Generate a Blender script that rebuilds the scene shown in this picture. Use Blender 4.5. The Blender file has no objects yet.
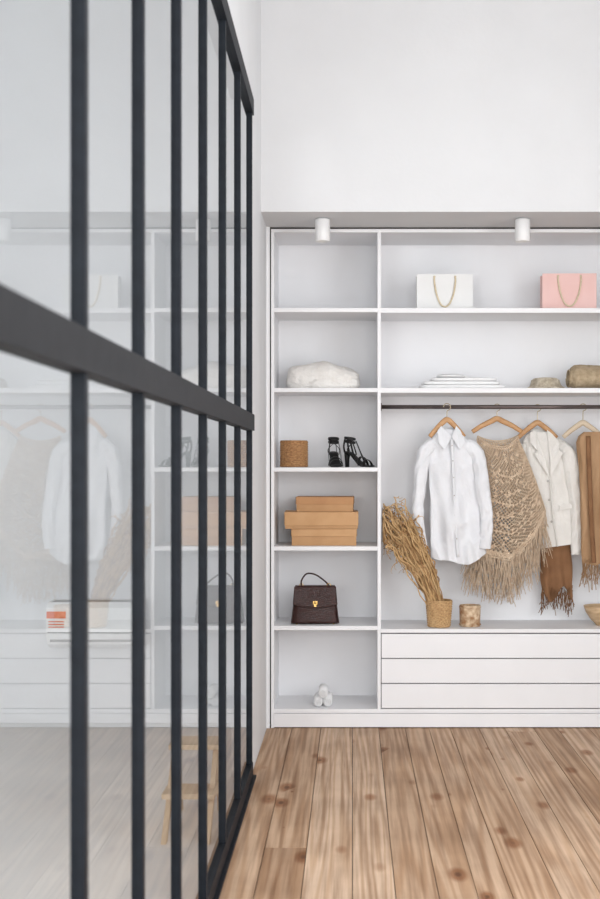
import bpy, math, random
from mathutils import Vector, noise, Matrix
random.seed(7)
H=1.547; F=1250.0
# elevation-drawing conversion: drawing units -> metres for a thing standing at distance d
def X(u,d=7.35): return (u-352.0)*d/F
def Z(v,d=7.35): return H+(465.0-v)*d/F
scene=bpy.context.scene
scene.view_settings.view_transform='Standard'
COL=scene.collection
# ------------------------------------------------------------ materials
def mat(name,c,rough=0.5,c2=None,scale=20,bump=0.0,bscale=60,metal=0.0,stretch=(1,1,1),spec=0.5,sheen=0.0,emis=0,bdist=0.01):
    m=bpy.data.materials.new(name); m.use_nodes=True
    nt=m.node_tree; b=nt.nodes['Principled BSDF']
    b.inputs['Base Color'].default_value=(*c,1); b.inputs['Roughness'].default_value=rough
    b.inputs['Metallic'].default_value=metal; b.inputs['Specular IOR Level'].default_value=spec
    if sheen: b.inputs['Sheen Weight'].default_value=sheen
    if emis:
        b.inputs['Emission Color'].default_value=(*c,1); b.inputs['Emission Strength'].default_value=emis
    tc=nt.nodes.new('ShaderNodeTexCoord'); mp=nt.nodes.new('ShaderNodeMapping')
    mp.inputs['Scale'].default_value=stretch
    nt.links.new(tc.outputs['Object'],mp.inputs['Vector'])
    if c2:
        n=nt.nodes.new('ShaderNodeTexNoise'); n.inputs['Scale'].default_value=scale; n.inputs['Detail'].default_value=4
        nt.links.new(mp.outputs[0],n.inputs['Vector'])
        r=nt.nodes.new('ShaderNodeValToRGB'); r.color_ramp.elements[0].position=0.35; r.color_ramp.elements[1].position=0.65
        r.color_ramp.elements[0].color=(*c,1); r.color_ramp.elements[1].color=(*c2,1)
        nt.links.new(n.outputs['Fac'],r.inputs[0]); nt.links.new(r.outputs[0],b.inputs['Base Color'])
    if bump:
        n2=nt.nodes.new('ShaderNodeTexNoise'); n2.inputs['Scale'].default_value=bscale; n2.inputs['Detail'].default_value=3
        nt.links.new(mp.outputs[0],n2.inputs['Vector'])
        bp=nt.nodes.new('ShaderNodeBump'); bp.inputs['Strength'].default_value=bump; bp.inputs['Distance'].default_value=bdist
        nt.links.new(n2.outputs['Fac'],bp.inputs['Height']); nt.links.new(bp.outputs[0],b.inputs['Normal'])
    return m
M_wall=mat('wall_paint',(0.705,0.71,0.72),0.85,(0.725,0.73,0.74),3,0.06,40)
M_wall2=mat('adjacent_wall_paint',(0.78,0.785,0.795),0.85,(0.80,0.805,0.815),3,0.06,40)
M_ceil=mat('ceiling_paint',(0.85,0.85,0.86),0.9,(0.87,0.87,0.88),3)
M_closet=mat('closet_lacquer',(0.86,0.86,0.875),0.5,(0.875,0.875,0.89),4,spec=0.35)
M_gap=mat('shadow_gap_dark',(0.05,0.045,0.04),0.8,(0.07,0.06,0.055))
M_steel=mat('black_steel',(0.008,0.010,0.014),0.55,(0.011,0.014,0.019),30,0.05,200,spec=0.15)
M_steel2=mat('grey_steel_rail',(0.014,0.015,0.018),0.55,(0.019,0.020,0.023),20,spec=0.15)
M_rod=mat('rod_bronze',(0.12,0.10,0.10),0.3,(0.16,0.13,0.12),10,metal=0.7)
M_metal=mat('hook_metal',(0.45,0.38,0.28),0.3,(0.5,0.42,0.3),10,metal=0.9)
M_hanger=mat('hanger_wood',(0.52,0.27,0.11),0.45,(0.62,0.36,0.17),14,0.05,60,stretch=(1,1,6))
M_shirt=mat('white_cotton',(0.80,0.81,0.84),0.85,(0.83,0.84,0.865),8,0.3,35)
M_blazer=mat('offwhite_linen',(0.80,0.78,0.74),0.9,(0.84,0.82,0.78),10,0.3,60)
M_button=mat('button_grey',(0.45,0.43,0.41),0.4,(0.55,0.53,0.5))
M_poncho=mat('crochet_yarn',(0.60,0.45,0.32),0.9,(0.72,0.57,0.42),25,0.3,300)
M_shawl=mat('brown_suede',(0.20,0.095,0.042),0.9,(0.28,0.14,0.065),9,0.2,120)
M_cardi=mat('camel_knit',(0.40,0.24,0.125),0.9,(0.50,0.31,0.175),9,0.3,150,stretch=(1,1,0.3))
M_cream=mat('cream_fleece',(0.83,0.80,0.76),0.95,(0.87,0.845,0.81),20,0.7,90,bdist=0.008)
M_linen=mat('white_linen',(0.84,0.84,0.84),0.9,(0.88,0.88,0.88),18,0.2,60)
M_straw=mat('straw_weave',(0.52,0.43,0.31),0.9,(0.76,0.68,0.55),50,0.8,150)
M_olive=mat('tan_throw',(0.42,0.32,0.20),0.95,(0.55,0.43,0.29),40,0.9,110)
M_wick=mat('wicker',(0.26,0.12,0.045),0.6,(0.50,0.27,0.11),60,0.3,200,stretch=(1,1,3))
M_wick2=mat('wicker_light',(0.42,0.24,0.10),0.6,(0.64,0.42,0.21),60,0.3,200,stretch=(1,1,3))
M_dry=mat('dried_stems',(0.30,0.155,0.06),0.8,(0.50,0.30,0.14),20)
M_dry2=mat('dried_stems_light',(0.52,0.32,0.14),0.8,(0.68,0.46,0.24),20)
M_kraft=mat('kraft_board',(0.56,0.32,0.15),0.75,(0.61,0.36,0.18),12,0.08,200)
M_kraft2=mat('kraft_board_dark',(0.50,0.28,0.13),0.75,(0.54,0.31,0.15),12,0.08,200)
def croc():
    m=mat('oxblood_croc_leather',(0.028,0.008,0.006),0.30,(0.045,0.012,0.009),60,spec=0.35)
    nt=m.node_tree; b=nt.nodes['Principled BSDF']; tc=nt.nodes.new('ShaderNodeTexCoord'); mp=nt.nodes.new('ShaderNodeMapping'); mp.inputs['Scale'].default_value=(1,1,1.5)
    v=nt.nodes.new('ShaderNodeTexVoronoi'); v.feature='DISTANCE_TO_EDGE'; v.inputs['Scale'].default_value=75
    r=nt.nodes.new('ShaderNodeValToRGB'); r.color_ramp.elements[1].position=0.18
    bp=nt.nodes.new('ShaderNodeBump'); bp.inputs['Strength'].default_value=0.45; bp.inputs['Distance'].default_value=0.002
    L=nt.links.new; L(tc.outputs['Object'],mp.inputs[0]); L(mp.outputs[0],v.inputs['Vector']); L(v.outputs['Distance'],r.inputs[0]); L(r.outputs[0],bp.inputs['Height']); L(bp.outputs[0],b.inputs['Normal'])
    return m
M_leather=croc()
M_gold=mat('gold_clasp',(0.8,0.55,0.2),0.25,(0.85,0.6,0.25),metal=1)
M_blk=mat('black_leather',(0.008,0.008,0.009),0.4,(0.012,0.012,0.012),30,spec=0.35)
M_pwhite=mat('white_card',(0.82,0.82,0.81),0.5,(0.84,0.84,0.83),10)
M_ppink=mat('pink_card',(0.84,0.54,0.50),0.5,(0.86,0.57,0.53),10)
M_cord=mat('cord_cream',(0.66,0.55,0.38),0.8,(0.75,0.64,0.46),60)
M_towel=mat('towel_terry',(0.88,0.88,0.88),0.95,(0.92,0.92,0.92),40,0.3,200)
M_bowl=mat('bowl_wood',(0.50,0.33,0.18),0.5,(0.66,0.48,0.30),12,stretch=(1,1,5))
M_birch=mat('birch_bark',(0.74,0.58,0.40),0.6,(0.36,0.18,0.08),30,0.3,60)
M_plastic=mat('white_plastic',(0.82,0.82,0.82),0.35,(0.84,0.84,0.84))
M_acp=mat('ac_plastic',(0.88,0.88,0.87),0.35,(0.90,0.90,0.89))
M_vent=mat('vent_grey',(0.30,0.30,0.30),0.6,(0.36,0.36,0.36))
M_orange=mat('orange_label',(0.85,0.16,0.06),0.5,(0.82,0.22,0.09),5)
M_lens=mat('spot_lens',(0.9,0.88,0.82),0.3,emis=0.6)
M_pine=mat('pine_furniture',(0.58,0.44,0.30),0.55,(0.64,0.50,0.36),8,stretch=(1,1,0.2))
M_screed=mat('pale_screed',(0.78,0.78,0.77),0.8,(0.82,0.82,0.81),2,0.05,30)
def glass_mat():
    m=bpy.data.materials.new('window_glass'); m.use_nodes=True; nt=m.node_tree; nt.nodes.clear()
    o=nt.nodes.new('ShaderNodeOutputMaterial'); t=nt.nodes.new('ShaderNodeBsdfTransparent')
    t.inputs[0].default_value=(0.96,0.975,0.975,1)
    g=nt.nodes.new('ShaderNodeBsdfGlossy'); g.inputs['Roughness'].default_value=0.018
    f=nt.nodes.new('ShaderNodeFresnel'); f.inputs[0].default_value=1.5
    mx=nt.nodes.new('ShaderNodeMixShader')
    nt.links.new(f.outputs[0],mx.inputs[0])
    nt.links.new(t.outputs[0],mx.inputs[1]); nt.links.new(g.outputs[0],mx.inputs[2]); nt.links.new(mx.outputs[0],o.inputs[0])
    return m
M_glass=glass_mat()
def floor_mat():
    m=bpy.data.materials.new('pine_floorboards'); m.use_nodes=True; nt=m.node_tree; b=nt.nodes['Principled BSDF']
    N=nt.nodes.new; L=nt.links.new
    at=N('ShaderNodeAttribute'); at.attribute_name='plank'
    sep=N('ShaderNodeSeparateColor'); L(at.outputs['Color'],sep.inputs[0])
    tc=N('ShaderNodeTexCoord')
    off=N('ShaderNodeVectorMath'); off.operation='MULTIPLY_ADD'
    L(at.outputs['Color'],off.inputs[0]); off.inputs[1].default_value=(13,31,17); L(tc.outputs['Object'],off.inputs[2])
    def ramp(c0,p0,c1,p1,src):
        r=N('ShaderNodeValToRGB'); e=r.color_ramp.elements; e[0].color=(*c0,1); e[0].position=p0; e[1].color=(*c1,1); e[1].position=p1; L(src,r.inputs[0]); return r
    def mul(a,bb,f):
        k=N('ShaderNodeMix'); k.data_type='RGBA'; k.blend_type='MULTIPLY'; k.inputs['Factor'].default_value=f; L(a,k.inputs['A']); L(bb,k.inputs['B']); return k.outputs['Result']
    mp=N('ShaderNodeMapping'); mp.inputs['Scale'].default_value=(6.0,0.22,1); L(off.outputs[0],mp.inputs[0])
    n0=N('ShaderNodeTexNoise'); n0.inputs['Scale'].default_value=1.0; n0.inputs['Detail'].default_value=1.2; L(mp.outputs[0],n0.inputs['Vector'])
    mm=N('ShaderNodeMath'); mm.operation='MULTIPLY'; mm.inputs[1].default_value=80; L(n0.outputs['Fac'],mm.inputs[0])
    sn=N('ShaderNodeMath'); sn.operation='SINE'; L(mm.outputs[0],sn.inputs[0])
    s2=N('ShaderNodeMath'); s2.operation='MULTIPLY_ADD'; s2.inputs[1].default_value=0.5; s2.inputs[2].default_value=0.5; L(sn.outputs[0],s2.inputs[0])
    base=ramp((0.43,0.28,0.175),0,(0.66,0.49,0.355),1,sep.outputs[0])
    x=base.color_ramp.elements.new(0.5); x.color=(0.55,0.38,0.255,1)
    gr=ramp((0.78,0.68,0.58),0.0,(1.04,1.04,1.04),0.7,s2.outputs[0])
    c=mul(base.outputs[0],gr.outputs[0],0.75)
    mf=N('ShaderNodeMapping'); mf.inputs['Scale'].default_value=(50,1.4,1); L(off.outputs[0],mf.inputs[0])
    nf=N('ShaderNodeTexNoise'); nf.inputs['Scale'].default_value=1; nf.inputs['Detail'].default_value=6; L(mf.outputs[0],nf.inputs['Vector'])
    fine=ramp((0.62,0.54,0.48),0.34,(1.1,1.1,1.1),0.6,nf.outputs['Fac'])
    c=mul(c,fine.outputs[0],0.8)
    nb=N('ShaderNodeTexNoise'); nb.inputs['Scale'].default_value=2.2; nb.inputs['Detail'].default_value=5; L(tc.outputs['Object'],nb.inputs['Vector'])
    blot=ramp((0.78,0.75,0.73),0.3,(1.1,1.1,1.1),0.7,nb.outputs['Fac'])
    c=mul(c,blot.outputs[0],0.95)
    mk=N('ShaderNodeMapping'); mk.inputs['Scale'].default_value=(6.5,3.0,1); L(off.outputs[0],mk.inputs[0])
    v=N('ShaderNodeTexVoronoi'); v.inputs['Scale'].default_value=1.0; v.inputs['Randomness'].default_value=1; L(mk.outputs[0],v.inputs['Vector'])
    sv=N('ShaderNodeSeparateColor'); L(v.outputs['Color'],sv.inputs[0])
    dv=N('ShaderNodeMath'); dv.operation='DIVIDE'; ad=N('ShaderNodeMath'); ad.operation='MULTIPLY_ADD'; ad.inputs[1].default_value=0.16; ad.inputs[2].default_value=0.008
    L(sv.outputs[0],ad.inputs[0]); L(v.outputs['Distance'],dv.inputs[0]); L(ad.outputs[0],dv.inputs[1])
    halo=ramp((0.62,0.46,0.36),0.55,(1,1,1),1.0,dv.outputs[0])
    hs=N('ShaderNodeMath'); hs.operation='MULTIPLY'; hs.inputs[1].default_value=0.50; L(dv.outputs[0],hs.inputs[0]); L(hs.outputs[0],halo.inputs[0])
    c=mul(c,halo.outputs[0],1.0)
    kr=ramp((1,1,1),0.35,(0,0,0),0.75,dv.outputs[0])
    m3=N('ShaderNodeMix'); m3.data_type='RGBA'; L(kr.outputs[0],m3.inputs['Factor']); L(c,m3.inputs['A']); m3.inputs['B'].default_value=(0.14,0.06,0.028,1)
    L(m3.outputs['Result'],b.inputs['Base Color']); b.inputs['Roughness'].default_value=0.62; b.inputs['Specular IOR Level'].default_value=0.25
    bp=N('ShaderNodeBump'); bp.inputs['Strength'].default_value=0.15; bp.inputs['Distance'].default_value=0.003
    L(nf.outputs['Fac'],bp.inputs['Height']); L(bp.outputs[0],b.inputs['Normal'])
    return m
M_floor=floor_mat()
# ------------------------------------------------------------ mesh builder
class MB:
    def __init__(s,name,mats):
        s.name=name; s.mats=mats if isinstance(mats,(list,tuple)) else [mats]; s.v=[]; s.f=[]; s.mi=[]; s.sm=[]
    def add(s,vs,fs,mi=0,smooth=True):
        o=len(s.v); s.v+= [Vector(p) for p in vs]
        for f in fs: s.f.append([i+o for i in f]); s.mi.append(mi); s.sm.append(smooth)
        return o
    def box(s,x0,x1,y0,y1,z0,z1,mi=0,M=None):
        vs=[Vector((x,y,z)) for z in (z0,z1) for y in (y0,y1) for x in (x0,x1)]
        if M: vs=[M@p for p in vs]
        s.add(vs,[(0,2,3,1),(4,5,7,6),(0,1,5,4),(2,6,7,3),(0,4,6,2),(1,3,7,5)],mi,False)
    def grid(s,fn,nu,nv,closed=False,mi=0,caps=False,smooth=True):
        cols=nu if closed else nu+1
        vs=[fn(i/nu,j/nv) for j in range(nv+1) for i in range(cols)]
        fs=[]
        for j in range(nv):
            for i in range(nu):
                a=j*cols+i; b=j*cols+(i+1)%cols
                fs.append((a,b,b+cols,a+cols))
        if caps: fs.append(tuple(range(cols-1,-1,-1))); fs.append(tuple(nv*cols+i for i in range(cols)))
        s.add(vs,fs,mi,smooth)
    def tube(s,pts,r,n=8,mi=0,up=(0,0,1),caps=True):
        pts=[Vector(p) for p in pts]; m=len(pts); vs=[]
        up=Vector(up)
        for k,p in enumerate(pts):
            t=(pts[min(k+1,m-1)]-pts[max(k-1,0)])
            if t.length<1e-9: t=Vector((0,0,1))
            t.normalize(); a=up-t*up.dot(t)
            if a.length<0.05: a=Vector((1,0.3,0))-t*Vector((1,0.3,0)).dot(t)
            a.normalize(); b=t.cross(a)
            rr=r[k] if isinstance(r,list) else r
            ra,rb=rr if isinstance(rr,tuple) else (rr,rr)
            for i in range(n):
                th=2*math.pi*i/n; vs.append(p+a*ra*math.cos(th)+b*rb*math.sin(th))
        fs=[(k*n+i,k*n+(i+1)%n,(k+1)*n+(i+1)%n,(k+1)*n+i) for k in range(m-1) for i in range(n)]
        if caps: fs+= [tuple(range(n-1,-1,-1)),tuple((m-1)*n+i for i in range(n))]
        s.add(vs,fs,mi)
    def lathe(s,prof,c,n=32,mi=0,M=None,disp=None):
        vs=[];m=len(prof)
        for k,(r,z) in enumerate(prof):
            for i in range(n):
                th=2*math.pi*i/n; rr=r+(disp(th,z,k) if disp else 0)
                p=Vector((rr*math.cos(th),rr*math.sin(th),z))
                if M: p=M@p
                vs.append(p+Vector(c))
        fs=[(k*n+i,k*n+(i+1)%n,(k+1)*n+(i+1)%n,(k+1)*n+i) for k in range(m-1) for i in range(n)]
        fs+= [tuple(range(n-1,-1,-1)),tuple((m-1)*n+i for i in range(n))]
        s.add(vs,fs,mi)
    def done(s,bevel=0,parent=None,wire=0,solid=0,sub=0,M=None):
        if M: s.v=[M@p for p in s.v]
        xs=[p.x for p in s.v]; ys=[p.y for p in s.v]; zs=[p.z for p in s.v]
        c=Vector(((min(xs)+max(xs))/2,(min(ys)+max(ys))/2,min(zs)))
        me=bpy.data.meshes.new(s.name); me.from_pydata([tuple(p-c) for p in s.v],[],s.f)
        for m in s.mats: me.materials.append(m)
        for p,mi,sm in zip(me.polygons,s.mi,s.sm): p.material_index=mi; p.use_smooth=sm
        me.update()
        o=bpy.data.objects.new(s.name,me); o.location=c; COL.objects.link(o)
        if parent:
            o.parent=parent; o.location=c-parent.location
        if wire:
            w=o.modifiers.new('w','WIREFRAME'); w.thickness=wire; w.use_even_offset=False
        if solid:
            w=o.modifiers.new('s','SOLIDIFY'); w.thickness=solid; w.offset=0
        if bevel:
            b=o.modifiers.new('b','BEVEL'); b.width=bevel; b.segments=2; b.limit_method='ANGLE'
        return o
def empty(name,loc):
    e=bpy.data.objects.new(name,None); e.location=loc; e.empty_display_size=0.05; COL.objects.link(e); return e
def interp(tab,t):
    if t<=tab[0][0]: return tab[0][1:]
    for a,b in zip(tab,tab[1:]):
        if t<=b[0]:
            k=(t-a[0])/(b[0]-a[0]) if b[0]>a[0] else 0
            return tuple(x+(y-x)*k for x,y in zip(a[1:],b[1:]))
    return tab[-1][1:]
def spl(pts,n):
    P=[Vector(p) for p in pts]; out=[]
    m=len(P)
    for k in range(n+1):
        t=k/n*(m-1); i=min(int(t),m-2); u=t-i
        p0=P[max(i-1,0)];p1=P[i];p2=P[i+1];p3=P[min(i+2,m-1)]
        out.append(0.5*((2*p1)+(p2-p0)*u+(2*p0-5*p1+4*p2-p3)*u*u+(3*p1-p0-3*p2+p3)*u**3))
    return out
def nz(a,b,c=0): return noise.noise(Vector((a,b,c)))
def simple_box(name,x0,x1,y0,y1,z0,z1,m,bevel=0):
    b=MB(name,m); b.box(x0,x1,y0,y1,z0,z1); return b.done(bevel)
# ------------------------------------------------------------ room shell
XL=-0.503; XR=2.75; CE=4.4; YR=-4.0
fb=MB('floor',[M_floor,M_gap]); planks=[]
x=-0.503
while x<XR:
    w=random.choice([0.125,0.14,0.15,0.155,0.17,0.185]); x1=min(x+w,XR)
    y=YR-random.random()*2
    while y<7.9:
        l=random.uniform(3.2,5.4); y1=min(y+l,7.9)
        if y1>YR:
            fb.box(x+0.0016,x1-0.0016,max(y,YR)+0.0008,y1-0.0008,-0.02,random.uniform(-0.0012,0.0))
            planks.append((random.random(),random.random(),random.random()))
        y=y1
    x=x1
fb.box(-0.503,XR,YR,7.9,-0.05,-0.012,1)
fo=fb.done()
ca=fo.data.color_attributes.new('plank','FLOAT_COLOR','CORNER')
for p in fo.data.polygons:
    k=p.index//6
    col=planks[k] if k<len(planks) else (0,0,0)
    for li in p.loop_indices: ca.data[li].color=(*col,1)
simple_box('floor_adjacent',-4.2,XL,YR,7.9,-0.05,-0.001,M_screed)
simple_box('ceiling',-4.2,XR+0.15,YR-0.15,7.9,CE,CE+0.1,M_ceil)
simple_box('wall_back',XL,XR,7.82,7.92,0,CE,M_wall)
simple_box('wall_back_upper',XL,XR,6.91,7.82,2.947,CE,M_wall)
b=MB('wall_left',M_wall); b.box(-0.60,XL,6.2,7.82,0,CE); b.box(-0.60,XL,YR,6.2,3.36,CE); b.box(-0.60,XL,YR,-1.0,0,3.36); b.done()
simple_box('wall_adjacent_back',-4.2,-0.60,7.5,7.6,0,CE,M_wall2)
simple_box('wall_adjacent_left',-4.3,-4.2,YR,7.6,0,CE,M_wall2)
b=MB('wall_right',M_wall)
b.box(XR,XR+0.15,YR,7.92,3.5,CE); b.box(XR,XR+0.15,YR,7.92,0,0.7)
for y0,y1 in ((YR,-1.5),(1.0,1.8),(4.6,7.92)): b.box(XR,XR+0.15,y0,y1,0.7,3.5)
b.done()
def window(name,axis,a0,a1,z0,z1,p,n):
    b=MB(name,[M_steel,M_glass])
    def bar(a,bb,z,zz):
        if axis=='y': b.box(p,p+0.05,a,bb,z,zz)
        else: b.box(a,bb,p,p+0.05,z,zz)
    bar(a0,a1,z0,z0+0.05); bar(a0,a1,z1-0.05,z1); bar(a0,a1,(z0+z1)/2+0.4,(z0+z1)/2+0.44)
    for k in range(n+1):
        a=a0+(a1-a0-0.05)*k/n; bar(a,a+0.05,z0+0.05,z1-0.05)
    b.done()
window('window_1','y',1.8,4.6,0.7,3.5,XR+0.08,3)
window('window_2','y',-1.5,1.0,0.7,3.5,XR+0.08,3)
b=MB('wall_rear',M_wall)
b.box(-4.2,XR,YR-0.15,YR,3.7,CE); b.box(-4.2,XR,YR-0.15,YR,0,0.4)
for a,c in ((-4.2,-3.9),(-0.9,-0.3),(2.4,XR)): b.box(a,c,YR-0.15,YR,0.4,3.7)
b.done()
window('window_3','x',-0.3,2.4,0.4,3.7,YR-0.12,3)
window('window_4','x',-3.9,-0.9,0.4,3.7,YR-0.12,3)
# ------------------------------------------------------------ glass partition
b=MB('glass_partition',[M_steel,M_steel2,M_glass])
xa,xb=-0.520,-0.492
ys=[6.16-0.64*k for k in range(12)]
for y in ys: b.box(xa,xb,y-0.015,y+0.015,0.06,3.30)
b.box(xa-0.008,xb+0.009,-1.0,6.2,H+0.170,H+0.250,1)
b.box(xa-0.008,xb+0.006,-1.0,6.2,3.28,3.36)
b.box(xa-0.012,xb+0.002,-1.0,6.2,0.0,0.075)
b.box(xa-0.02,-0.474,-1.0,6.2,0.0,0.012)
b.add([(-0.506,-1.0,0.07),(-0.506,6.18,0.07),(-0.506,6.18,3.29),(-0.506,-1.0,3.29)],[(0,1,2,3)],2,False)
b.done(0.0015)
# ------------------------------------------------------------ wardrobe
D0,D1=7.35,7.80
def zz(v): return Z(v)
CR=2.60
b=MB('trim_1',[M_closet,M_gap]); b.box(XL,-0.4835,D0-0.005,D1,0,2.947); b.box(-0.4835,-0.4765,D0+0.012,D1,0.02,2.947,1); b.done()  # white filler, plus a dark strip painting in the side gap's shade
b=MB('trim_2',[M_closet]); b.box(CR+0.003,XR,D0-0.005,D1,0,2.947); b.done()
b=MB('top_gap_shade',[M_gap]); b.box(-0.476,CR,D0+0.02,D1,2.936,2.947); b.done()  # dark strip stands in for the shade in the gap above the wardrobe
b=MB('built_in_wardrobe',[M_closet,M_gap])
b.box(-0.476,-0.458,D0,D1,0.0,2.935)
b.box(0.150,0.170,D0,D1,0.112,2.915)
b.box(1.95,1.97,D0,D1,0.112,2.915); b.box(CR-0.02,CR,D0,D1,0,2.935)
b.box(-0.458,CR-0.02,D1-0.012,D1,0.0,2.935)
b.box(-0.458,CR-0.02,D0,D1-0.012,2.915,2.935)
b.box(-0.458,CR-0.02,D0,D1-0.012,zz(713),zz(709))
b.box(-0.458,CR-0.02,D0-0.004,D0+0.02,0.006,zz(713)-0.003)
b.box(-0.476,CR,D0+0.02,D0+0.03,0.0,0.02,1)
def shelf(x0,x1,v,th=0.024): b.box(x0,x1,D0+0.001,D1-0.012,zz(v)-th,zz(v))
for v in (308,388,467.5,546.5,626): shelf(-0.458,0.150,v)
for v in (308,388): shelf(0.170,1.95,v,0.028)
for v in (308,388,467.5,546.5,626): shelf(1.97,CR-0.02,v)
zt=zz(629); b.box(0.170,1.95,D0-0.004,D1-0.012,zt-0.022,zt)
zb=zz(709)+0.003; zh=(zt-0.026-zb)/3
b.box(0.170,1.95,D0+0.02,D0+0.03,zb,zt-0.022,1)
for k in range(3): b.box(0.174,1.947,D0-0.002,D0+0.017,zb+k*zh+0.003,zb+(k+1)*zh-0.003)
b.done(0.0012)
S={308:zz(308),388:zz(388),467:zz(467.5),546:zz(546.5),626:zz(626)}
RY=7.58; RZ=Z(407,RY)
b=MB('clothes_rod',M_rod); b.tube([(0.1705,RY,RZ),(1.9495,RY,RZ)],0.0125,16)
for a,c in ((0.1705,0.18),(1.94,1.9495)): b.tube([(a,RY,RZ),(c,RY,RZ)],0.024,16)
b.done()
def spot(x):
    b=MB('ceiling_spotlight',[M_plastic,M_lens]); r=0.043; zt=2.947
    b.lathe([(0.030,zt-0.001),(0.030,zt-0.006),(r-0.002,zt-0.006),(r,zt-0.010),(r,zt-0.128),(r-0.002,zt-0.131),(r-0.006,zt-0.131),(r-0.010,zt-0.112),(0.0005,zt-0.112)],(x,7.10,0),36)
    b.lathe([(0.0005,zt-0.1125),(0.028,zt-0.1125),(0.028,zt-0.118),(0.0005,zt-0.120)],(x,7.10,0),24,1)
    b.done()
spot(X(322.5,7.1)); spot(X(522.5,7.1)); spot(X(722,7.1))
# ------------------------------------------------------------ hangers
def hanger(x,y,ztop_arm,w,drop=0.075,tilt=0.0,m=M_hanger):
    b=MB('clothes_hanger',[m,M_metal])
    pts=spl([(-w/2,0,-drop-0.01),(-w*0.32,0,-drop*0.6),(-w*0.12,0,-0.008),(0,0,0.008),(w*0.12,0,-0.008),(w*0.32,0,-drop*0.6),(w/2,0,-drop-0.01)],24)
    R=[(0.013+0.004*math.sin(math.pi*k/24),0.007) for k in range(25)]
    b.tube(pts,R,10,0,up=(0,0,1))
    zr=RZ-ztop_arm
    r=0.021
    hk=[(0,0,0.0),(0,0,max(zr-0.03,0.01))]
    cz=zr+0.0125+0.006-r
    for k in range(0,11):
        a=math.radians(-70+ k*25)
        hk.append((r*math.cos(a),0,cz+r*math.sin(a)))
    b.tube([Vector((p[0],0,p[2])) for p in spl(hk,40)],0.003,6,1,up=(0,1,0))
    M=Matrix.Translation((x,y,ztop_arm))@Matrix.Rotation(tilt,4,'Z')
    return b.done(M=M)
# ------------------------------------------------------------ garments
def crease(px,z,seed):
    a=nz(px*16+z*3.0,z*2.2,seed); c=nz(px*9-z*5.0,z*3.0+px*4,seed+7)
    return (0.5-abs(a)*2.2)*0.6+(0.4-abs(c)*2)*0.5
def loft(b,tab,d,yc,n=110,m=100,fold=0.012,ff=9.0,seed=0,mi=0,sq=2.6,hem=None,top=0.15,wr=0.6):
    v0,v1=tab[0][0],tab[-1][0]
    def fn(u,t):
        v=v0+(v1-v0)*t; xc,hw,hd=interp(tab,v)
        th=2*math.pi*u; c,s=math.cos(th),math.sin(th)
        cx=math.copysign(abs(c)**(2/sq),c); sy=math.copysign(abs(s)**(2/sq),s)
        px=X(xc,d)+cx*hw*d/F; py=yc+sy*hd
        z=Z(v,d)
        g=min(1,max(0,(t-0.02)/0.5))*(1-top)+top
        f=math.sin(ff*px*6.28+seed+2.2*nz(seed,t*2.1,px*3))*0.6+nz(px*14,t*3.5+seed,seed)*1.1
        py+= math.copysign(1,s)*(abs(s)**0.4)*(f*fold*g+crease(px,z,seed)*fold*wr)
        px+= nz(t*5,seed,s*2)*0.010
        if hem: z+=hem(cx)*max(0,(t-0.8)/0.2)
        return Vector((px,py,z))
    b.grid(fn,n,m,True,mi)
def sleeve(b,pts,d,yc,rad,seed=0,mi=0,n=28,m=70,depth=0.75,cuff=True):
    P=spl([(X(u,d),yc+dy,Z(v,d)) for u,v,dy in pts],m)
    vs=[]
    for k,p in enumerate(P):
        t=k/m; i=t*(len(rad)-1); j=min(int(i),len(rad)-2); r=(rad[j]+(rad[j+1]-rad[j])*(i-j))*d/F
        tn=(P[min(k+1,m)]-P[max(k-1,0)]).normalized(); a=Vector((0,1,0)); c=tn.cross(a).normalized()
        for q in range(n):
            th=2*math.pi*q/n
            w=1+0.34*nz(math.cos(th)*1.7+seed,math.sin(th)*1.7,t*4+seed)-0.28*abs(nz(math.cos(th)*1.2+t*6,t*9,seed+3))*2
            if cuff and t>0.9: w=0.88 if t>0.915 else 0.98
            vs.append(p+c*r*math.cos(th)*(1+(w-1)*0.5)+a*r*depth*math.sin(th)*w)
    fs=[(k*n+i,k*n+(i+1)%n,(k+1)*n+(i+1)%n,(k+1)*n+i) for k in range(m) for i in range(n)]
    fs+=[tuple(range(n-1,-1,-1))]
    b.add(vs,fs,mi)
def fringe(b,pts,lmin,lmax,r=0.0022,mi=0,sway=0.02):
    for p in pts:
        L=random.uniform(lmin,lmax); sx=random.uniform(-sway,sway); ph=random.random()*6
        q=[]
        for k in range(7):
            t=k/6; q.append(Vector(p)+Vector((sx*t*t+0.004*math.sin(ph+t*7),0.006*math.sin(ph*2+t*6),-L*t)))
        b.tube(q,[r*(1-0.25*k/6) for k in range(7)],5,mi)
def patch(b,poly,yo,yc,d,mi=0,th=0.004):
    P=[Vector((X(u,d),yc+yo+dy,Z(v,d))) for u,v,dy in poly]
    n=len(P); vs=P+[p+Vector((0,th,0)) for p in P]
    fs=[tuple(range(n)),tuple(range(2*n-1,n-1,-1))]+[(i,n+i,n+(i+1)%n,(i+1)%n) for i in range(n)]
    b.add(vs,fs,mi,False)
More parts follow.
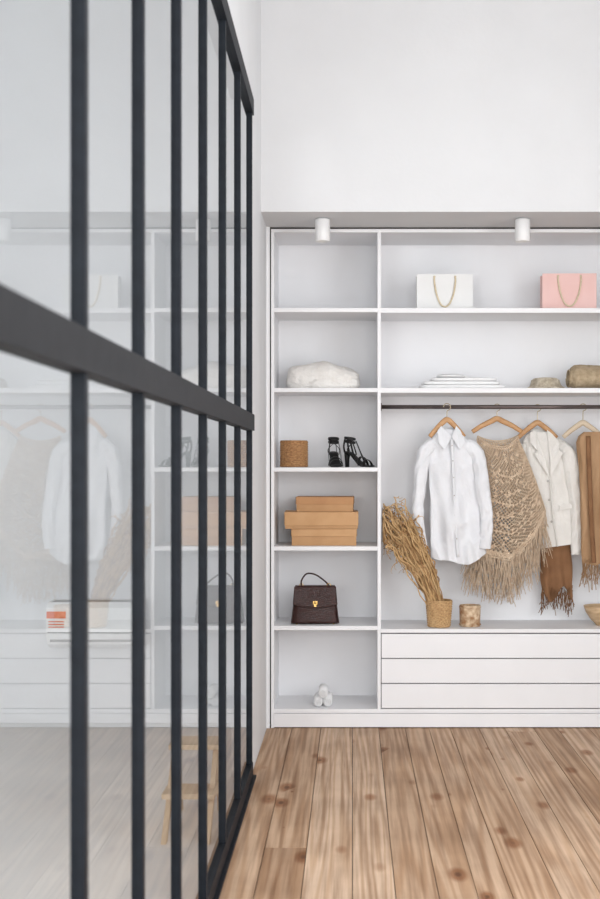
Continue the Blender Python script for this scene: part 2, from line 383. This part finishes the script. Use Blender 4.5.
# white shirt
d=7.53
hanger(X(447,d),d,Z(421,d),0.21,0.085,0.08)
b=MB('white_shirt',[M_shirt,M_button]); yc=d
def shem(c): return 0.050*abs(c)**2.0-0.012*math.sin(c*5)
loft(b,[(430,448,8,0.026),(434,448,12,0.030),(439,448,18,0.034),(446,450,22,0.038),(470,452,22.5,0.038),(500,455,25,0.040),(530,457,27,0.044),(563,459,28,0.048)],d,yc,seed=1.3,fold=0.021,ff=5,hem=shem,wr=1.4)
sleeve(b,[(434,442,0),(424,455,-0.004),(419,490,-0.016),(418,522,-0.024),(422,548,-0.018)],d,yc-0.008,[5.5,7.8,6.6,6.2,5.8],2)
sleeve(b,[(465,443,0),(476,455,-0.008),(482,490,-0.026),(486,518,-0.034),(484,548,-0.030)],d,yc-0.012,[5.5,8,7.0,6.6,6.2],5)
patch(b,[(437,431,0.006),(441,426,0.02),(451,437,-0.012),(444,450,-0.022),(438,443,-0.016)],-0.044,yc,d)
patch(b,[(460,431,0.006),(456,426,0.02),(451,437,-0.012),(459,450,-0.022),(464,442,-0.016)],-0.044,yc,d)
b.tube([(X(448+10*math.cos(a),d),yc+0.008+0.03*math.sin(a),Z(430,d)) for a in [k*math.pi/8 for k in range(0,9)]],[(0.014,0.003)]*9,8)
pl=spl([(X(451,d),yc-0.050,Z(439,d)),(X(452.5,d),yc-0.056,Z(470,d)),(X(454,d),yc-0.060,Z(510,d)),(X(457,d),yc-0.066,Z(556,d))],20)
b.tube(pl,[(0.009,0.006)]*21,8,0,up=(1,0,0))
for k in range(1,7): 
    p=pl[int(k*2.9)]
    b.lathe([(0.0005,0),(0.004,0),(0.004,0.003),(0.0005,0.003)],(p.x,p.y-0.005,p.z),10,1,Matrix.Rotation(math.pi/2,3,'X').to_4x4())
b.done()
# crochet poncho
d=7.60
hanger(X(497,d),d,Z(420,d),0.30,0.062,-0.06)
Ltab=[(434,478),(442,477),(460,484),(490,484),(520,472),(565,462)]
Rtab=[(434,517),(442,519),(452,524),(480,535),(510,545),(560,547)]
def hemv(s): return interp([(0,546),(0.3,556),(0.55,560),(0.8,540),(1,512)],s)[0]
def pon(side,seed):
    def fn(s,t):
        hv=hemv(s); v0=436+ (11 if side<0 else 5)*(1-(2*s-1)**2)
        v=v0+(hv-v0)*t
        xl=interp(Ltab,v)[0]; xr=interp(Rtab,v)[0]
        u=xl+(xr-xl)*s
        edge=(1-abs(2*s-1)**3)
        y=d+side*(0.012+0.03*edge*min(1,t*4+0.3))+0.016*edge*t*math.sin(s*17+seed+2*t)+0.006*nz(s*8,t*6,seed)
        return Vector((X(u,d),y,Z(v,d)))
    return fn
ep=empty('crochet_poncho',(X(505,d),d,Z(600,d)))
for side,seed,nm in ((-1,0.4,'front'),(1,2.0,'back')):
    fn=pon(side,seed); nu,nv=19,60
    b=MB(nm+'_net',M_poncho); fl=MB(nm+'_solid_rows',M_poncho)
    idx={}
    def vid(i2,j):
        if (i2,j) not in idx:
            idx[(i2,j)]=len(b.v); b.v.append(fn(min(1,max(0,i2/(2*nu))),j/nv))
        return idx[(i2,j)]
    for j in range(0,nv-1):
        for i2 in range(1,2*nu):
            if (i2+j)%2==1: continue
            f=[vid(i2,j),vid(i2+1,j+1),vid(i2,j+2),vid(i2-1,j+1)]
            b.f.append(f); b.mi.append(0); b.sm.append(True)
            r=random.random()
            band=(j%15 ==0) or (i2%6==0 and j%6==0) or j>nv-5 or r<0.12 or (side>0 and r<0.35)
            if band: fl.add([b.v[q] for q in f],[(0,1,2,3)],0,True)
    b.done(wire=0.0078,parent=ep)
    fl.done(solid=0.004,parent=ep)
    g=MB(nm+'_fringe',M_poncho)
    pts=[fn(k/85,0.985) for k in range(86) for _ in range(2)]
    fringe(g,pts,0.16,0.30,0.0022,0,0.05)
    pts=[fn(1.0,0.35+0.6*k/24) for k in range(25)]
    fringe(g,pts,0.10,0.2,0.0022,0,0.03)
    g.done(parent=ep)
    g=MB(nm+'_edge_trim',M_poncho)
    g.tube([fn(k/40,1.0) for k in range(41)],0.005,6); g.tube([fn(0,k/30) for k in range(31)],0.004,6); g.tube([fn(1,k/30) for k in range(31)],0.004,6)
    g.tube([fn(k/40,0.0) for k in range(41)],0.005,6)
    g.done(parent=ep)
# white blazer + shawl hung under it
d=7.68
hanger(X(537,d),d-0.02,Z(424,d),0.24,0.075,0.05)
b=MB('white_blazer',[M_blazer,M_button]); yc=d
loft(b,[(432,540,9,0.022),(436,541,15,0.028),(441,543,20,0.034),(452,546,23,0.04),(480,550,23,0.042),(510,552,23,0.044),(546,555,23,0.046)],d,yc,seed=4.1,fold=0.010,ff=5,hem=lambda c:0.02*c,wr=0.9)
sleeve(b,[(560,443,0),(569,458,-0.015),(574,492,-0.03),(576,525,-0.03),(576,554,-0.03)],d,yc-0.010,[5.5,8,7.5,7,6.5],3,cuff=False)
sleeve(b,[(523,444,0),(519,462,0),(518,490,0.01),(520,530,0.01)],d,yc+0.005,[6,7.5,7,6],8,cuff=False)
patch(b,[(529,433,0.0),(534,430,0.01),(545,462,-0.012),(548,478,-0.012),(538,462,-0.02),(533,455,-0.018),(536,451,-0.018),(529,443,-0.012)],-0.047,yc,d)
patch(b,[(551,434,0.0),(546,430,0.01),(549,462,-0.010),(549,478,-0.012),(558,460,-0.02),(561,453,-0.018),(557,450,-0.018),(558,443,-0.012)],-0.047,yc,d)
b.tube([(X(540+8.5*math.cos(a),d),yc+0.0+0.026*math.sin(a),Z(431,d)) for a in [k*math.pi/8 for k in range(0,9)]],[(0.014,0.004)]*9,8)
op=spl([(X(549,d),yc-0.052,Z(478,d)),(X(551,d),yc-0.056,Z(510,d)),(X(556,d),yc-0.060,Z(546,d))],14)
b.tube(op,[(0.004,0.004)]*15,6,0,up=(1,0,0))
for k in (1,5,9): p=op[k]; b.lathe([(0.0005,0),(0.007,0),(0.007,0.004),(0.0005,0.004)],(p.x-0.014,p.y-0.001,p.z),12,1,Matrix.Rotation(math.pi/2,3,'X').to_4x4())
patch(b,[(558,505,0),(570,503,0),(570,508,0),(558,510,0)],-0.055,yc,d,th=0.012)
b.done()
b=MB('brown_fringed_shawl',[M_shawl]); yc=d
loft(b,[(470,552,12,0.012),(540,555,15,0.018),(575,557,16,0.020),(594,557,15,0.020)],d,yc,n=60,seed=6.0,fold=0.014,ff=12,hem=lambda c:0.05*math.sin(c*4))
fringe(b,[(X(557+15*math.cos(k*0.105),d),yc+0.02*math.sin(k*0.105),Z(589+4*math.sin(k*.3),d)) for k in range(60)],0.05,0.155,0.0028,0,0.02)
b.done()
d=7.58
hanger(X(583,d),d,Z(424,d),0.24,0.07,0.0,mat('hanger_pale',(0.62,0.5,0.36),0.5,(0.7,0.58,0.43),10))
b=MB('camel_fringed_wrap',[M_cardi,M_shawl]); yc=d
loft(b,[(432,593,9,0.02),(436,593,14,0.026),(442,594,17,0.032),(470,597,18,0.036),(520,600,19,0.04),(560,602,20,0.042)],d,yc,seed=9.0,fold=0.018,ff=10,hem=lambda c:0.03*math.sin(c*3))
for uu in (587,601):
    q=spl([(X(uu,d),yc-0.038,Z(436,d)),(X(uu+1,d),yc-0.052,Z(480,d)),(X(uu+3,d),yc-0.058,Z(530,d)),(X(uu+5,d),yc-0.060,Z(562,d))],24)
    b.tube(q,[(0.014,0.006)]*25,8,1 if uu==587 else 0,up=(1,0,0))
fringe(b,[(X(602+19*math.cos(k*0.0785),d),yc+0.04*math.sin(k*0.0785),Z(557+3*math.sin(k*.3),d)) for k in range(80)],0.10,0.20,0.0028,0,0.02)
b.done()
# ------------------------------------------------------------ soft goods on shelves
def lump(b,x0,x1,y0,y1,z0,z1,seed=0,amp=0.012,ex=3.0,fr=8,mi=0,n=120,m=70,fine=0.0,floor=None,hfn=None):
    cx,cy,cz=(x0+x1)/2,(y0+y1)/2,(z0+z1)/2; a,bb,c=(x1-x0)/2,(y1-y0)/2,(z1-z0)/2
    fl_=z0 if floor is None else floor
    def sp(v,e): return math.copysign(abs(v)**e,v)
    def fn(u,t):
        th=2*math.pi*u; ph=(t-0.5)*math.pi*0.998
        e=2/ex
        px=cx+a*sp(math.cos(ph),e)*sp(math.cos(th),e); py=cy+bb*sp(math.cos(ph),e)*sp(math.sin(th),e); pz=cz+c*sp(math.sin(ph),e*1.25)
        rid=1-2*abs(noise.noise(Vector((px*fr*1.2+seed,py*fr*1.2,pz*fr*2.2))))*1.6
        n1=noise.noise(Vector((px*fr+seed,py*fr,pz*fr*1.5)))*0.8+0.5*rid
        n2=noise.noise(Vector((px*70,py*70+seed,pz*70)))+noise.noise(Vector((px*35,py*35+seed,pz*35)))
        dirv=Vector((px-cx,(py-cy),(pz-cz)*2)); 
        if dirv.length>0: dirv.normalize()
        q=Vector((px,py,pz))+dirv*(n1*amp+n2*fine)
        if hfn: q.z=fl_+(q.z-fl_)*hfn((q.x-cx)/a)
        q.z=max(q.z,fl_+0.0008)
        return q
    b.grid(fn,n,m,True,mi)
z=S[388]
b=MB('fleece_blanket',M_cream)
lump(b,-0.395,0.040,7.42,7.69,z-0.035,z+0.158,5,0.013,3.0,5,fine=0.0045,floor=z,hfn=lambda s:1.0-0.08*s+0.03*math.cos(s*6))
lump(b,-0.31,0.050,7.415,7.60,z-0.02,z+0.088,9,0.010,2.8,7,fine=0.0045,floor=z)
b.done()
b=MB('folded_linen',M_linen)
for k,(a,c,h0,h1,yy) in enumerate(((420,506,0,0.026,7.41),(423,500,0.024,0.048,7.425),(431,497,0.046,0.068,7.42))):
    lump(b,X(a,7.45),X(c,7.45),yy,7.66,z+h0,z+h1,k*3+2,0.0025,7,9,fine=0.0006)
lump(b,X(437,7.45),X(466,7.45),7.43,7.62,z+0.064,z+0.092,11,0.006,2.6,12)
b.done()
b=MB('straw_hat',M_straw)
cxx=X(547,7.5); prof=[(0.128,0.0),(0.127,0.004),(0.095,0.020),(0.088,0.03),(0.080,0.058),(0.064,0.070),(0.03,0.074),(0.001,0.074)]
b.lathe([(0.001,0.001)]+prof,(cxx,7.56,z+0.001),120,disp=lambda th,zq,k:0.004*math.sin(th*7+k)+0.003*math.sin(th*40+k*3.1))
b.done()
b=MB('tan_rolled_throw',M_olive)
# soft rolled throw: roll axis along X with spiral end
xa_,xb_=X(571,7.5),X(650,7.5); cz_=z+0.073
def rollfn(u,t):
    xx=xa_+(xb_-xa_)*t; e=min(1,t*9+0.55)**0.5
    th=2*math.pi*u; r=(0.074+0.006*nz(xx*12,math.cos(th)*1.2,math.sin(th)*1.2)+0.003*math.sin(th*3+xx*16)+0.003*nz(xx*50,th*6,1))*e
    return Vector((xx,7.53+r*1.35*math.cos(th),max(z+0.0008,cz_+r*math.sin(th))))
b.grid(rollfn,64,70,True)
sp_=[]
for k in range(71):
    a=k/70*math.pi*6; r=0.006+0.056*k/70; sp_.append(Vector((xa_-0.004,7.53+r*1.35*math.cos(a),cz_+r*math.sin(a)*0.95)))
b.tube(sp_,[(0.010,0.0048)]*71,8,up=(1,0,0))
b.done()
def woven(b,c,r0,r1,h,rows=12,spk=26,mi=0,th=0.008,amp=0.0035):
    prof=[(0.001,0.001),(r0-0.002,0.001)]; m=rows*6
    for k in range(m+1):
        t=k/m; prof.append((r0+(r1-r0)*t,0.003+(h-0.003)*t))
    prof+=[(r1-th,h),(r0-th,0.012),(0.001,0.012)]
    nn=spk*8
    def dd(th_,z,k):
        if k<2 or k>m+2: return 0
        q=(k-2)/6; row=int(q); fr=q-row
        bulge=math.sin(math.pi*fr)
        return amp*(bulge*(0.6+0.7*math.sin(spk*th_/1+math.pi*row)))
    b.lathe(prof,c,nn,mi,disp=dd)
    b.tube([(c[0]+(r1-th/2)*math.cos(a),c[1]+(r1-th/2)*math.sin(a),c[2]+h) for a in [k*math.pi/24 for k in range(49)]],th*0.7,8,mi,caps=False)
b=MB('wicker_basket',M_wick); woven(b,(X(294,7.5),7.50,S[467]+0.001),0.081,0.081,0.155,13,24); b.done()
# heeled sandals
def sandal(x,y,z,yaw):
    b=MB('heeled_sandal',M_blk)
    path=spl([(0,0,0.008),(0.035,0,0.007),(0.075,0,0.012),(0.12,0,0.045),(0.165,0,0.083),(0.205,0,0.092)],24)
    wid=[0.020,0.036,0.042,0.040,0.030,0.027,0.030,0.024]
    R=[]
    for k in range(25):
        i=k/24*7; j=min(int(i),6); R.append((0.006,wid[j]+(wid[j+1]-wid[j])*(i-j)))
    b.tube(path,R,14,up=(0,0,1))
    b.tube([(0.194,0,0.09),(0.197,0,0.05),(0.196,0,0.001)],[(0.020,0.022),(0.014,0.015),(0.012,0.013)],12,up=(1,0,0))
    def arc(xc,zc,ry,rz,lean,w=0.008):
        pts=[]
        n=20
        for k in range(n+1):
            a=math.pi*k/n
            pts.append((xc+lean*math.sin(a),ry*math.cos(a),zc+rz*math.sin(a)))
        b.tube(pts,[(w,0.0022)]*(n+1),8,up=(1,0,0.2))
    arc(0.035,0.008,0.038,0.038,0.010,0.010); arc(0.070,0.011,0.042,0.052,0.012,0.010)
    for zc,rr in ((0.152,0.033),(0.172,0.034)):
        pts=[(0.175+rr*math.cos(a),rr*0.95*math.sin(a),zc+0.006*math.cos(a)) for a in [k*math.pi/12 for k in range(25)]]
        b.tube(pts,[(0.007,0.0022)]*25,8,up=(0,0,1),caps=False)
    for sy in (-1,1):
        b.tube(spl([(0.198,sy*0.022,0.092),(0.206,sy*0.020,0.125),(0.205,sy*0.012,0.168)],10),[(0.007,0.002)]*11,6,up=(1,0,0))
        b.tube(spl([(0.085,sy*0.036,0.022),(0.120,sy*0.036,0.085),(0.150,sy*0.026,0.158)],10),[(0.006,0.002)]*11,6,up=(1,0,1))
        b.tube(spl([(0.150,sy*0.030,0.075),(0.165,sy*0.034,0.11),(0.152,-sy*0.004,0.150)],10),[(0.005,0.002)]*11,6,up=(1,0,0))
    M=Matrix.Translation((x,y,z))@Matrix.Rotation(yaw,4,'Z')@Matrix.Translation((-0.19,0,0))
    b.done(M=M)
sandal(X(333,7.5),7.58,S[467]+0.001,math.radians(98))
sandal(X(348,7.5),7.50,S[467]+0.001,math.radians(140))
def kbox(x0,x1,z0,h,yaw,y0=7.41,dep=0.30,m=M_kraft,lid=0.45):
    b=MB('kraft_box',[m,M_kraft2]); w=x1-x0; c=Vector(((x0+x1)/2,y0+dep/2,z0))
    M=Matrix.Translation(c)@Matrix.Rotation(yaw,4,'Z'); l=h*(1-lid)
    b.box(-w/2+0.004,w/2-0.004,-dep/2+0.004,dep/2-0.004,0.0,h-0.004,1)
    b.box(-w/2,w/2,-dep/2,dep/2,h-0.004,h-0.0005)
    b.box(-w/2,w/2,-dep/2,-dep/2+0.0035,l,h-0.004); b.box(-w/2,w/2,dep/2-0.0035,dep/2,l,h-0.004)
    b.box(-w/2,-w/2+0.0035,-dep/2,dep/2,l,h-0.004); b.box(w/2-0.0035,w/2,-dep/2,dep/2,l,h-0.004)
    b.done(0.001,M=M)
z=S[546]+0.0005
kbox(X(291,7.42),X(357,7.42),z,0.100,0.0,7.42,0.28)
kbox(X(284,7.42),X(358,7.42),z+0.1005,0.100,0.02,7.41,0.30,M_kraft,0.8)
kbox(X(296,7.42),X(354,7.42),z+0.201,0.088,-0.02,7.44,0.25,mat('kraft_rust',(0.47,0.24,0.11),0.75,(0.52,0.28,0.13),12),0.5)
def handbag(x,y,z):
    b=MB('leather_handbag',[M_leather,M_gold])
    hgt=0.215
    def body(u,t):
        th=2*math.pi*u; sw=0.146-0.026*t-0.004*math.sin(t*3.1); sd=0.055-0.022*t
        if t<0.04: sw*=0.97; sd*=0.9
        c,s=math.cos(th),math.sin(th)
        px=math.copysign(abs(c)**0.35,c)*sw; py=math.copysign(abs(s)**0.5,s)*sd
        return Vector((px,py,0.004+hgt*t))
    b.grid(body,64,24,True,0,caps=True)
    def flap(u,t):
        s=(u-0.5)*2; w=0.118+0.012*t
        low=0.105+0.018*(1-s*s)
        if t<0.3:
            k=t/0.3; return Vector((s*w*0.98,0.036-0.078*k,hgt+0.010+0.004*math.sin(k*math.pi)))
        k=(t-0.3)/0.7
        return Vector((s*w,-0.042-0.016*k,hgt+0.009-low*k))
    b.grid(flap,24,24)
    b.grid(lambda u,t: flap(1-u,t)+Vector((0,0.004,-0.003)),24,24)
    e=[flap(0,0.3+0.7*k/10) for k in range(11)]+[flap(k/16,1) for k in range(1,17)]+[flap(1,1-0.7*k/10) for k in range(1,11)]
    b.tube(e,0.0028,6,up=(0,1,0))
    for sx in (-1,1):
        for sy in (-1,1):
            b.tube([(sx*(0.146-0.026*t)*0.96,sy*(0.055-0.022*t)*0.9,0.006+hgt*t) for t in [k/8 for k in range(9)]],0.003,6)
    b.box(-0.013,0.013,-0.067,-0.058,0.120,0.140,1); b.box(-0.007,0.007,-0.070,-0.062,0.106,0.121,1)
    b.lathe([(0.0005,0),(0.007,0),(0.007,0.006),(0.003,0.010),(0.0005,0.010)],(0,-0.066,0.130),14,1,Matrix.Rotation(math.pi/2,3,'X').to_4x4())
    hp=spl([(-0.082,-0.02,hgt+0.012),(-0.080,-0.02,hgt+0.045),(-0.050,-0.02,hgt+0.083),(0.0,-0.015,hgt+0.078),(0.05,-0.01,hgt+0.045),(0.082,-0.01,hgt+0.014)],30)
    b.tube(hp,[(0.0065,0.005)]*31,10,up=(0,1,0))
    for sx in (-0.082,0.082):
        b.tube([(sx+0.011*math.cos(a),-0.016,hgt+0.014+0.011*math.sin(a)) for a in [k*math.pi/8 for k in range(17)]],0.0022,6,1,up=(0,1,0),caps=False)
    for sx in (-0.11,0.11):
        for sy in (-0.035,0.035): b.lathe([(0.0005,0),(0.006,0),(0.006,0.005),(0.0005,0.005)],(sx,sy,0),10,1)
    b.done(M=Matrix.Translation((x,y,z))@Matrix.Rotation(0.04,4,'Z'))
handbag(X(315,7.46),7.47,S[626]+0.0005)
def pbag(x,w,h,y,z,m,wide,tilt=0.0,cordm=M_cord):
    b=MB('paper_gift_bag',[m,cordm]); dep=0.11; t=0.0025
    b.box(-w/2,w/2,-dep/2,-dep/2+t,0,h); b.box(-w/2,w/2,dep/2-t,dep/2,0,h); b.box(-w/2,w/2,-dep/2,dep/2,0,t)
    for sx in (-1,1):
        b.grid(lambda u,v_:Vector((sx*(w/2-0.001-0.022*(1-abs(2*u-1))*v_),-dep/2+dep*u,h*v_)),8,8,smooth=False)
    yy=-dep/2-0.004
    pts=spl([(-wide/2,yy+0.006,h-0.015),(-wide/2,yy-0.004,h-0.05),(-wide*0.40,yy-0.004,h-0.12),(-wide*0.22,yy-0.003,h-0.178),(0.0,yy-0.003,h-0.196),(wide*0.22,yy-0.003,h-0.178),(wide*0.41,yy-0.004,h-0.12),(wide/2,yy-0.004,h-0.05),(wide/2,yy+0.006,h-0.015)],40)
    b.tube(pts,0.0052,8,1,up=(0,1,0))
    for sx in (-wide/2,wide/2): b.lathe([(0.0005,0),(0.007,0),(0.007,0.003),(0.0005,0.003)],(sx,yy+0.004,h-0.016),10,1,Matrix.Rotation(math.pi/2,3,'X').to_4x4())
    pts=spl([(-wide/2,dep/2-0.004,h-0.03),(-wide/2,dep/2-0.02,h-0.06),(0,dep/2-0.03,h-0.15),(wide/2,dep/2-0.02,h-0.06),(wide/2,dep/2-0.004,h-0.03)],24)
    b.tube(pts,0.0035,6,1,up=(0,1,0))
    b.done(M=Matrix.Translation((x,y,z))@Matrix.Rotation(tilt,4,'Z'))
pbag(X(444.5,7.5),0.335,0.218,7.53,S[308]+0.0005,M_pwhite,0.125)
pbag(X(569,7.5),0.322,0.222,7.53,S[308]+0.0005,M_ppink,0.135,-0.03)
b=MB('rolled_towels',M_towel); zb0=zz(709)+0.001; cx0=X(323,7.45)
for q,(dx,dz) in enumerate(((-0.0285,0.0285),(0.0285,0.0285),(0.0,0.0775))):
    b.lathe([(0.0005,-0.106),(0.0230,-0.106),(0.0268,-0.101),(0.0275,-0.09),(0.0275,0.10),(0.0005,0.10)],(cx0+dx,7.51,zb0+dz),32,0,Matrix.Rotation(math.pi/2,3,'X').to_4x4())
    sp_=[]
    for k in range(50):
        a=k/49*math.pi*4.4+q; r=0.003+0.0205*k/49; sp_.append(Vector((cx0+dx+r*math.cos(a),7.403,zb0+dz+r*math.sin(a))))
    b.tube(sp_,[(0.004,0.0030)]*50,8,up=(0,1,0))
b.done()
# plant pot with dried stems
px_,py_=X(439,7.45),7.45
e=empty('dried_grass_in_wicker_pot',(px_,py_,zt))
b=MB('pot',M_wick2); woven(b,(px_,py_,zt+0.001),0.066,0.078,0.155,11,22,0); b.done(parent=e)
b=MB('stems',[M_dry,M_dry2]); top=Vector((px_,py_,zt+0.14))
for k in range(165):
    a=max(-2.2,min(2.2,random.gauss(0,1))); L=random.uniform(0.45,1.0)
    ang=math.radians(120+a*6.5-5*(1-L))
    dist=0.66*L
    yd=random.uniform(-0.05,0.06)*L
    st=top+Vector((random.uniform(-0.05,0.04),random.uniform(-0.05,0.05),random.uniform(-0.08,0.0)))
    end=top+Vector((math.cos(ang)*dist,yd,math.sin(ang)*dist))
    mid=(st+end)/2+Vector((0.030+random.uniform(-0.02,0.02),0,random.uniform(-0.02,0.02)))
    droop=end+Vector((random.uniform(-0.07,0.04),random.uniform(-0.02,0.02),random.uniform(-0.09,0.03)))
    P=spl([st,mid,end,droop],40); f=random.uniform(24,52); ph=random.random()*6; am=random.uniform(0.005,0.018)
    Q=[]
    for i,p in enumerate(P):
        t=i/40; w=am*min(1,t*2.0)
        q=p+Vector((w*math.sin(f*t+ph),0.6*w*math.cos(f*t*0.9+ph),w*0.8*math.sin(f*t*1.2+ph*2)))
        if q.x<0.20: q.x=0.182+0.018*math.exp((q.x-0.20)/0.03)
        if q.x>0.33 and q.z>0.90: q.y=min(q.y,7.45)
        Q.append(q)
    r=random.uniform(0.0024,0.0046)
    b.tube(Q,[r*(1.0 if i<28 else 1-(i-28)/16) for i in range(41)],5,random.choice([0,1,1]))
b.done(parent=e)
b=MB('birch_bark_cup',M_birch); cx_=X(470,7.48)
b.lathe([(0.001,0.001),(0.058,0.001),(0.061,0.006),(0.063,0.12),(0.062,0.127),(0.056,0.127),(0.054,0.03),(0.001,0.03)],(cx_,7.48,zt),40,disp=lambda th,zq,k:0.0015*math.sin(th*7+zq*30) if 1<k<5 else 0)
for zq in (0.012,0.115): b.tube([(cx_+0.064*math.cos(a),7.48+0.064*math.sin(a),zt+zq) for a in [k*math.pi/20 for k in range(41)]],0.003,6,caps=False)
b.done()
b=MB('wooden_bowl',M_bowl); cx_=X(604,7.5)
b.lathe([(0.001,0.001),(0.045,0.001),(0.048,0.010),(0.075,0.035),(0.105,0.08),(0.118,0.118),(0.113,0.118),(0.098,0.080),(0.065,0.040),(0.001,0.025)],(cx_,7.52,zt),48)
b.done()
# ------------------------------------------------------------ adjacent room
b=MB('air_conditioner',[M_acp,M_vent,M_orange])
x0,x1=X(48,7.35),X(142,7.35); z1=Z(603,7.3); z0=Z(650,7.3)
def ac(u,t):
    prof=[(7.498,z1),(7.34,z1),(7.31,z1-0.03),(7.30,z0+0.10),(7.33,z0+0.03),(7.40,z0),(7.498,z0)]
    y,zq=prof[int(round(t*6))]; return Vector((x0+(x1-x0)*u,y,zq))
b.grid(ac,2,6,smooth=False)
for xx in (x0,x1):
    b.add([(xx,7.498,z1),(xx,7.34,z1),(xx,7.31,z1-0.03),(xx,7.30,z0+0.10),(xx,7.33,z0+0.03),(xx,7.40,z0),(xx,7.498,z0)],[(0,1,2,3,4,5,6)],0,False)
b.box(x0+0.02,x1-0.02,7.313,7.33,z0+0.044,z0+0.058,1); b.box(x0+0.01,x1-0.01,7.2985,7.302,z0+0.10,z0+0.105,1)
for q in range(4): b.box(x0+0.02,x1-0.02,7.345+q*0.03,7.357+q*0.03,z1-0.001,z1+0.002,1)
b.box(x0+0.004,x0+0.115,7.297,7.301,z1-0.090,z1-0.050,2)
for q in range(3): b.box(x0+0.015,x0+0.105,7.297,7.301,z1-0.112-0.016*q,z1-0.106-0.016*q,2)
b.done()
b=MB('wooden_step_stool',M_pine)
sx,sy=-0.68,5.35; sh=0.32
for k,(zq,yy) in enumerate(((sh,0.12),(sh*0.5,-0.08))):
    b.box(sx-0.11,sx+0.11,sy+yy-0.09,sy+yy+0.09,zq,zq+0.022)
for q in (-0.10,0.078):
    M=Matrix.Translation((sx+q,sy,0))
    b.add([M@Vector(p) for p in [(0,-0.26,0),(0.022,-0.26,0),(0.022,-0.21,0),(0,-0.21,0),(0,0.07,sh),(0.022,0.07,sh),(0.022,0.12,sh),(0,0.12,sh)]],[(0,1,2,3),(4,7,6,5),(0,4,5,1),(1,5,6,2),(2,6,7,3),(3,7,4,0)],0,False)
    b.add([M@Vector(p) for p in [(0,0.24,0),(0.022,0.24,0),(0.022,0.28,0),(0,0.28,0),(0,0.12,sh),(0.022,0.12,sh),(0.022,0.16,sh),(0,0.16,sh)]],[(0,1,2,3),(4,7,6,5),(0,4,5,1),(1,5,6,2),(2,6,7,3),(3,7,4,0)],0,False)
b.done(0.002)
# ------------------------------------------------------------ lights
w=bpy.data.worlds.new('World'); scene.world=w; w.use_nodes=True
w.node_tree.nodes['Background'].inputs[0].default_value=(0.90,0.95,1,1); w.node_tree.nodes['Background'].inputs[1].default_value=1.1
def area(name,loc,rot,sx,sy,e,c=(1,1,1)):
    l=bpy.data.lights.new(name,'AREA'); l.shape='RECTANGLE'; l.size=sx; l.size_y=sy; l.energy=e; l.color=c
    o=bpy.data.objects.new(name,l); o.location=loc; o.rotation_euler=rot; COL.objects.link(o); return o
area('daylight_rear',(1.05,YR+0.05,2.1),(math.radians(90),0,0),2.6,3.1,150,(0.98,0.99,1))
area('daylight_rear_2',(-2.4,YR+0.05,2.1),(math.radians(90),0,0),2.9,3.1,270,(0.98,0.99,1))
area('daylight_right',(XR-0.03,3.2,2.1),(0,math.radians(90),0),2.7,2.7,115,(0.98,0.99,1))
area('daylight_right_2',(XR-0.03,-0.25,2.1),(0,math.radians(90),0),2.7,2.4,72,(0.98,0.99,1))
# ------------------------------------------------------------ camera
cam=bpy.data.cameras.new('cam'); co=bpy.data.objects.new('camera',cam); COL.objects.link(co)
co.location=(0,0,H); co.rotation_euler=(math.radians(90),0,0)
cam.sensor_width=36; cam.sensor_fit='AUTO'; cam.lens=36*F/899
cam.shift_x=-52/899; cam.shift_y=15.5/899; cam.clip_start=0.05
cam.dof.use_dof=True; cam.dof.focus_distance=7.4; cam.dof.aperture_fstop=4.0
scene.camera=co
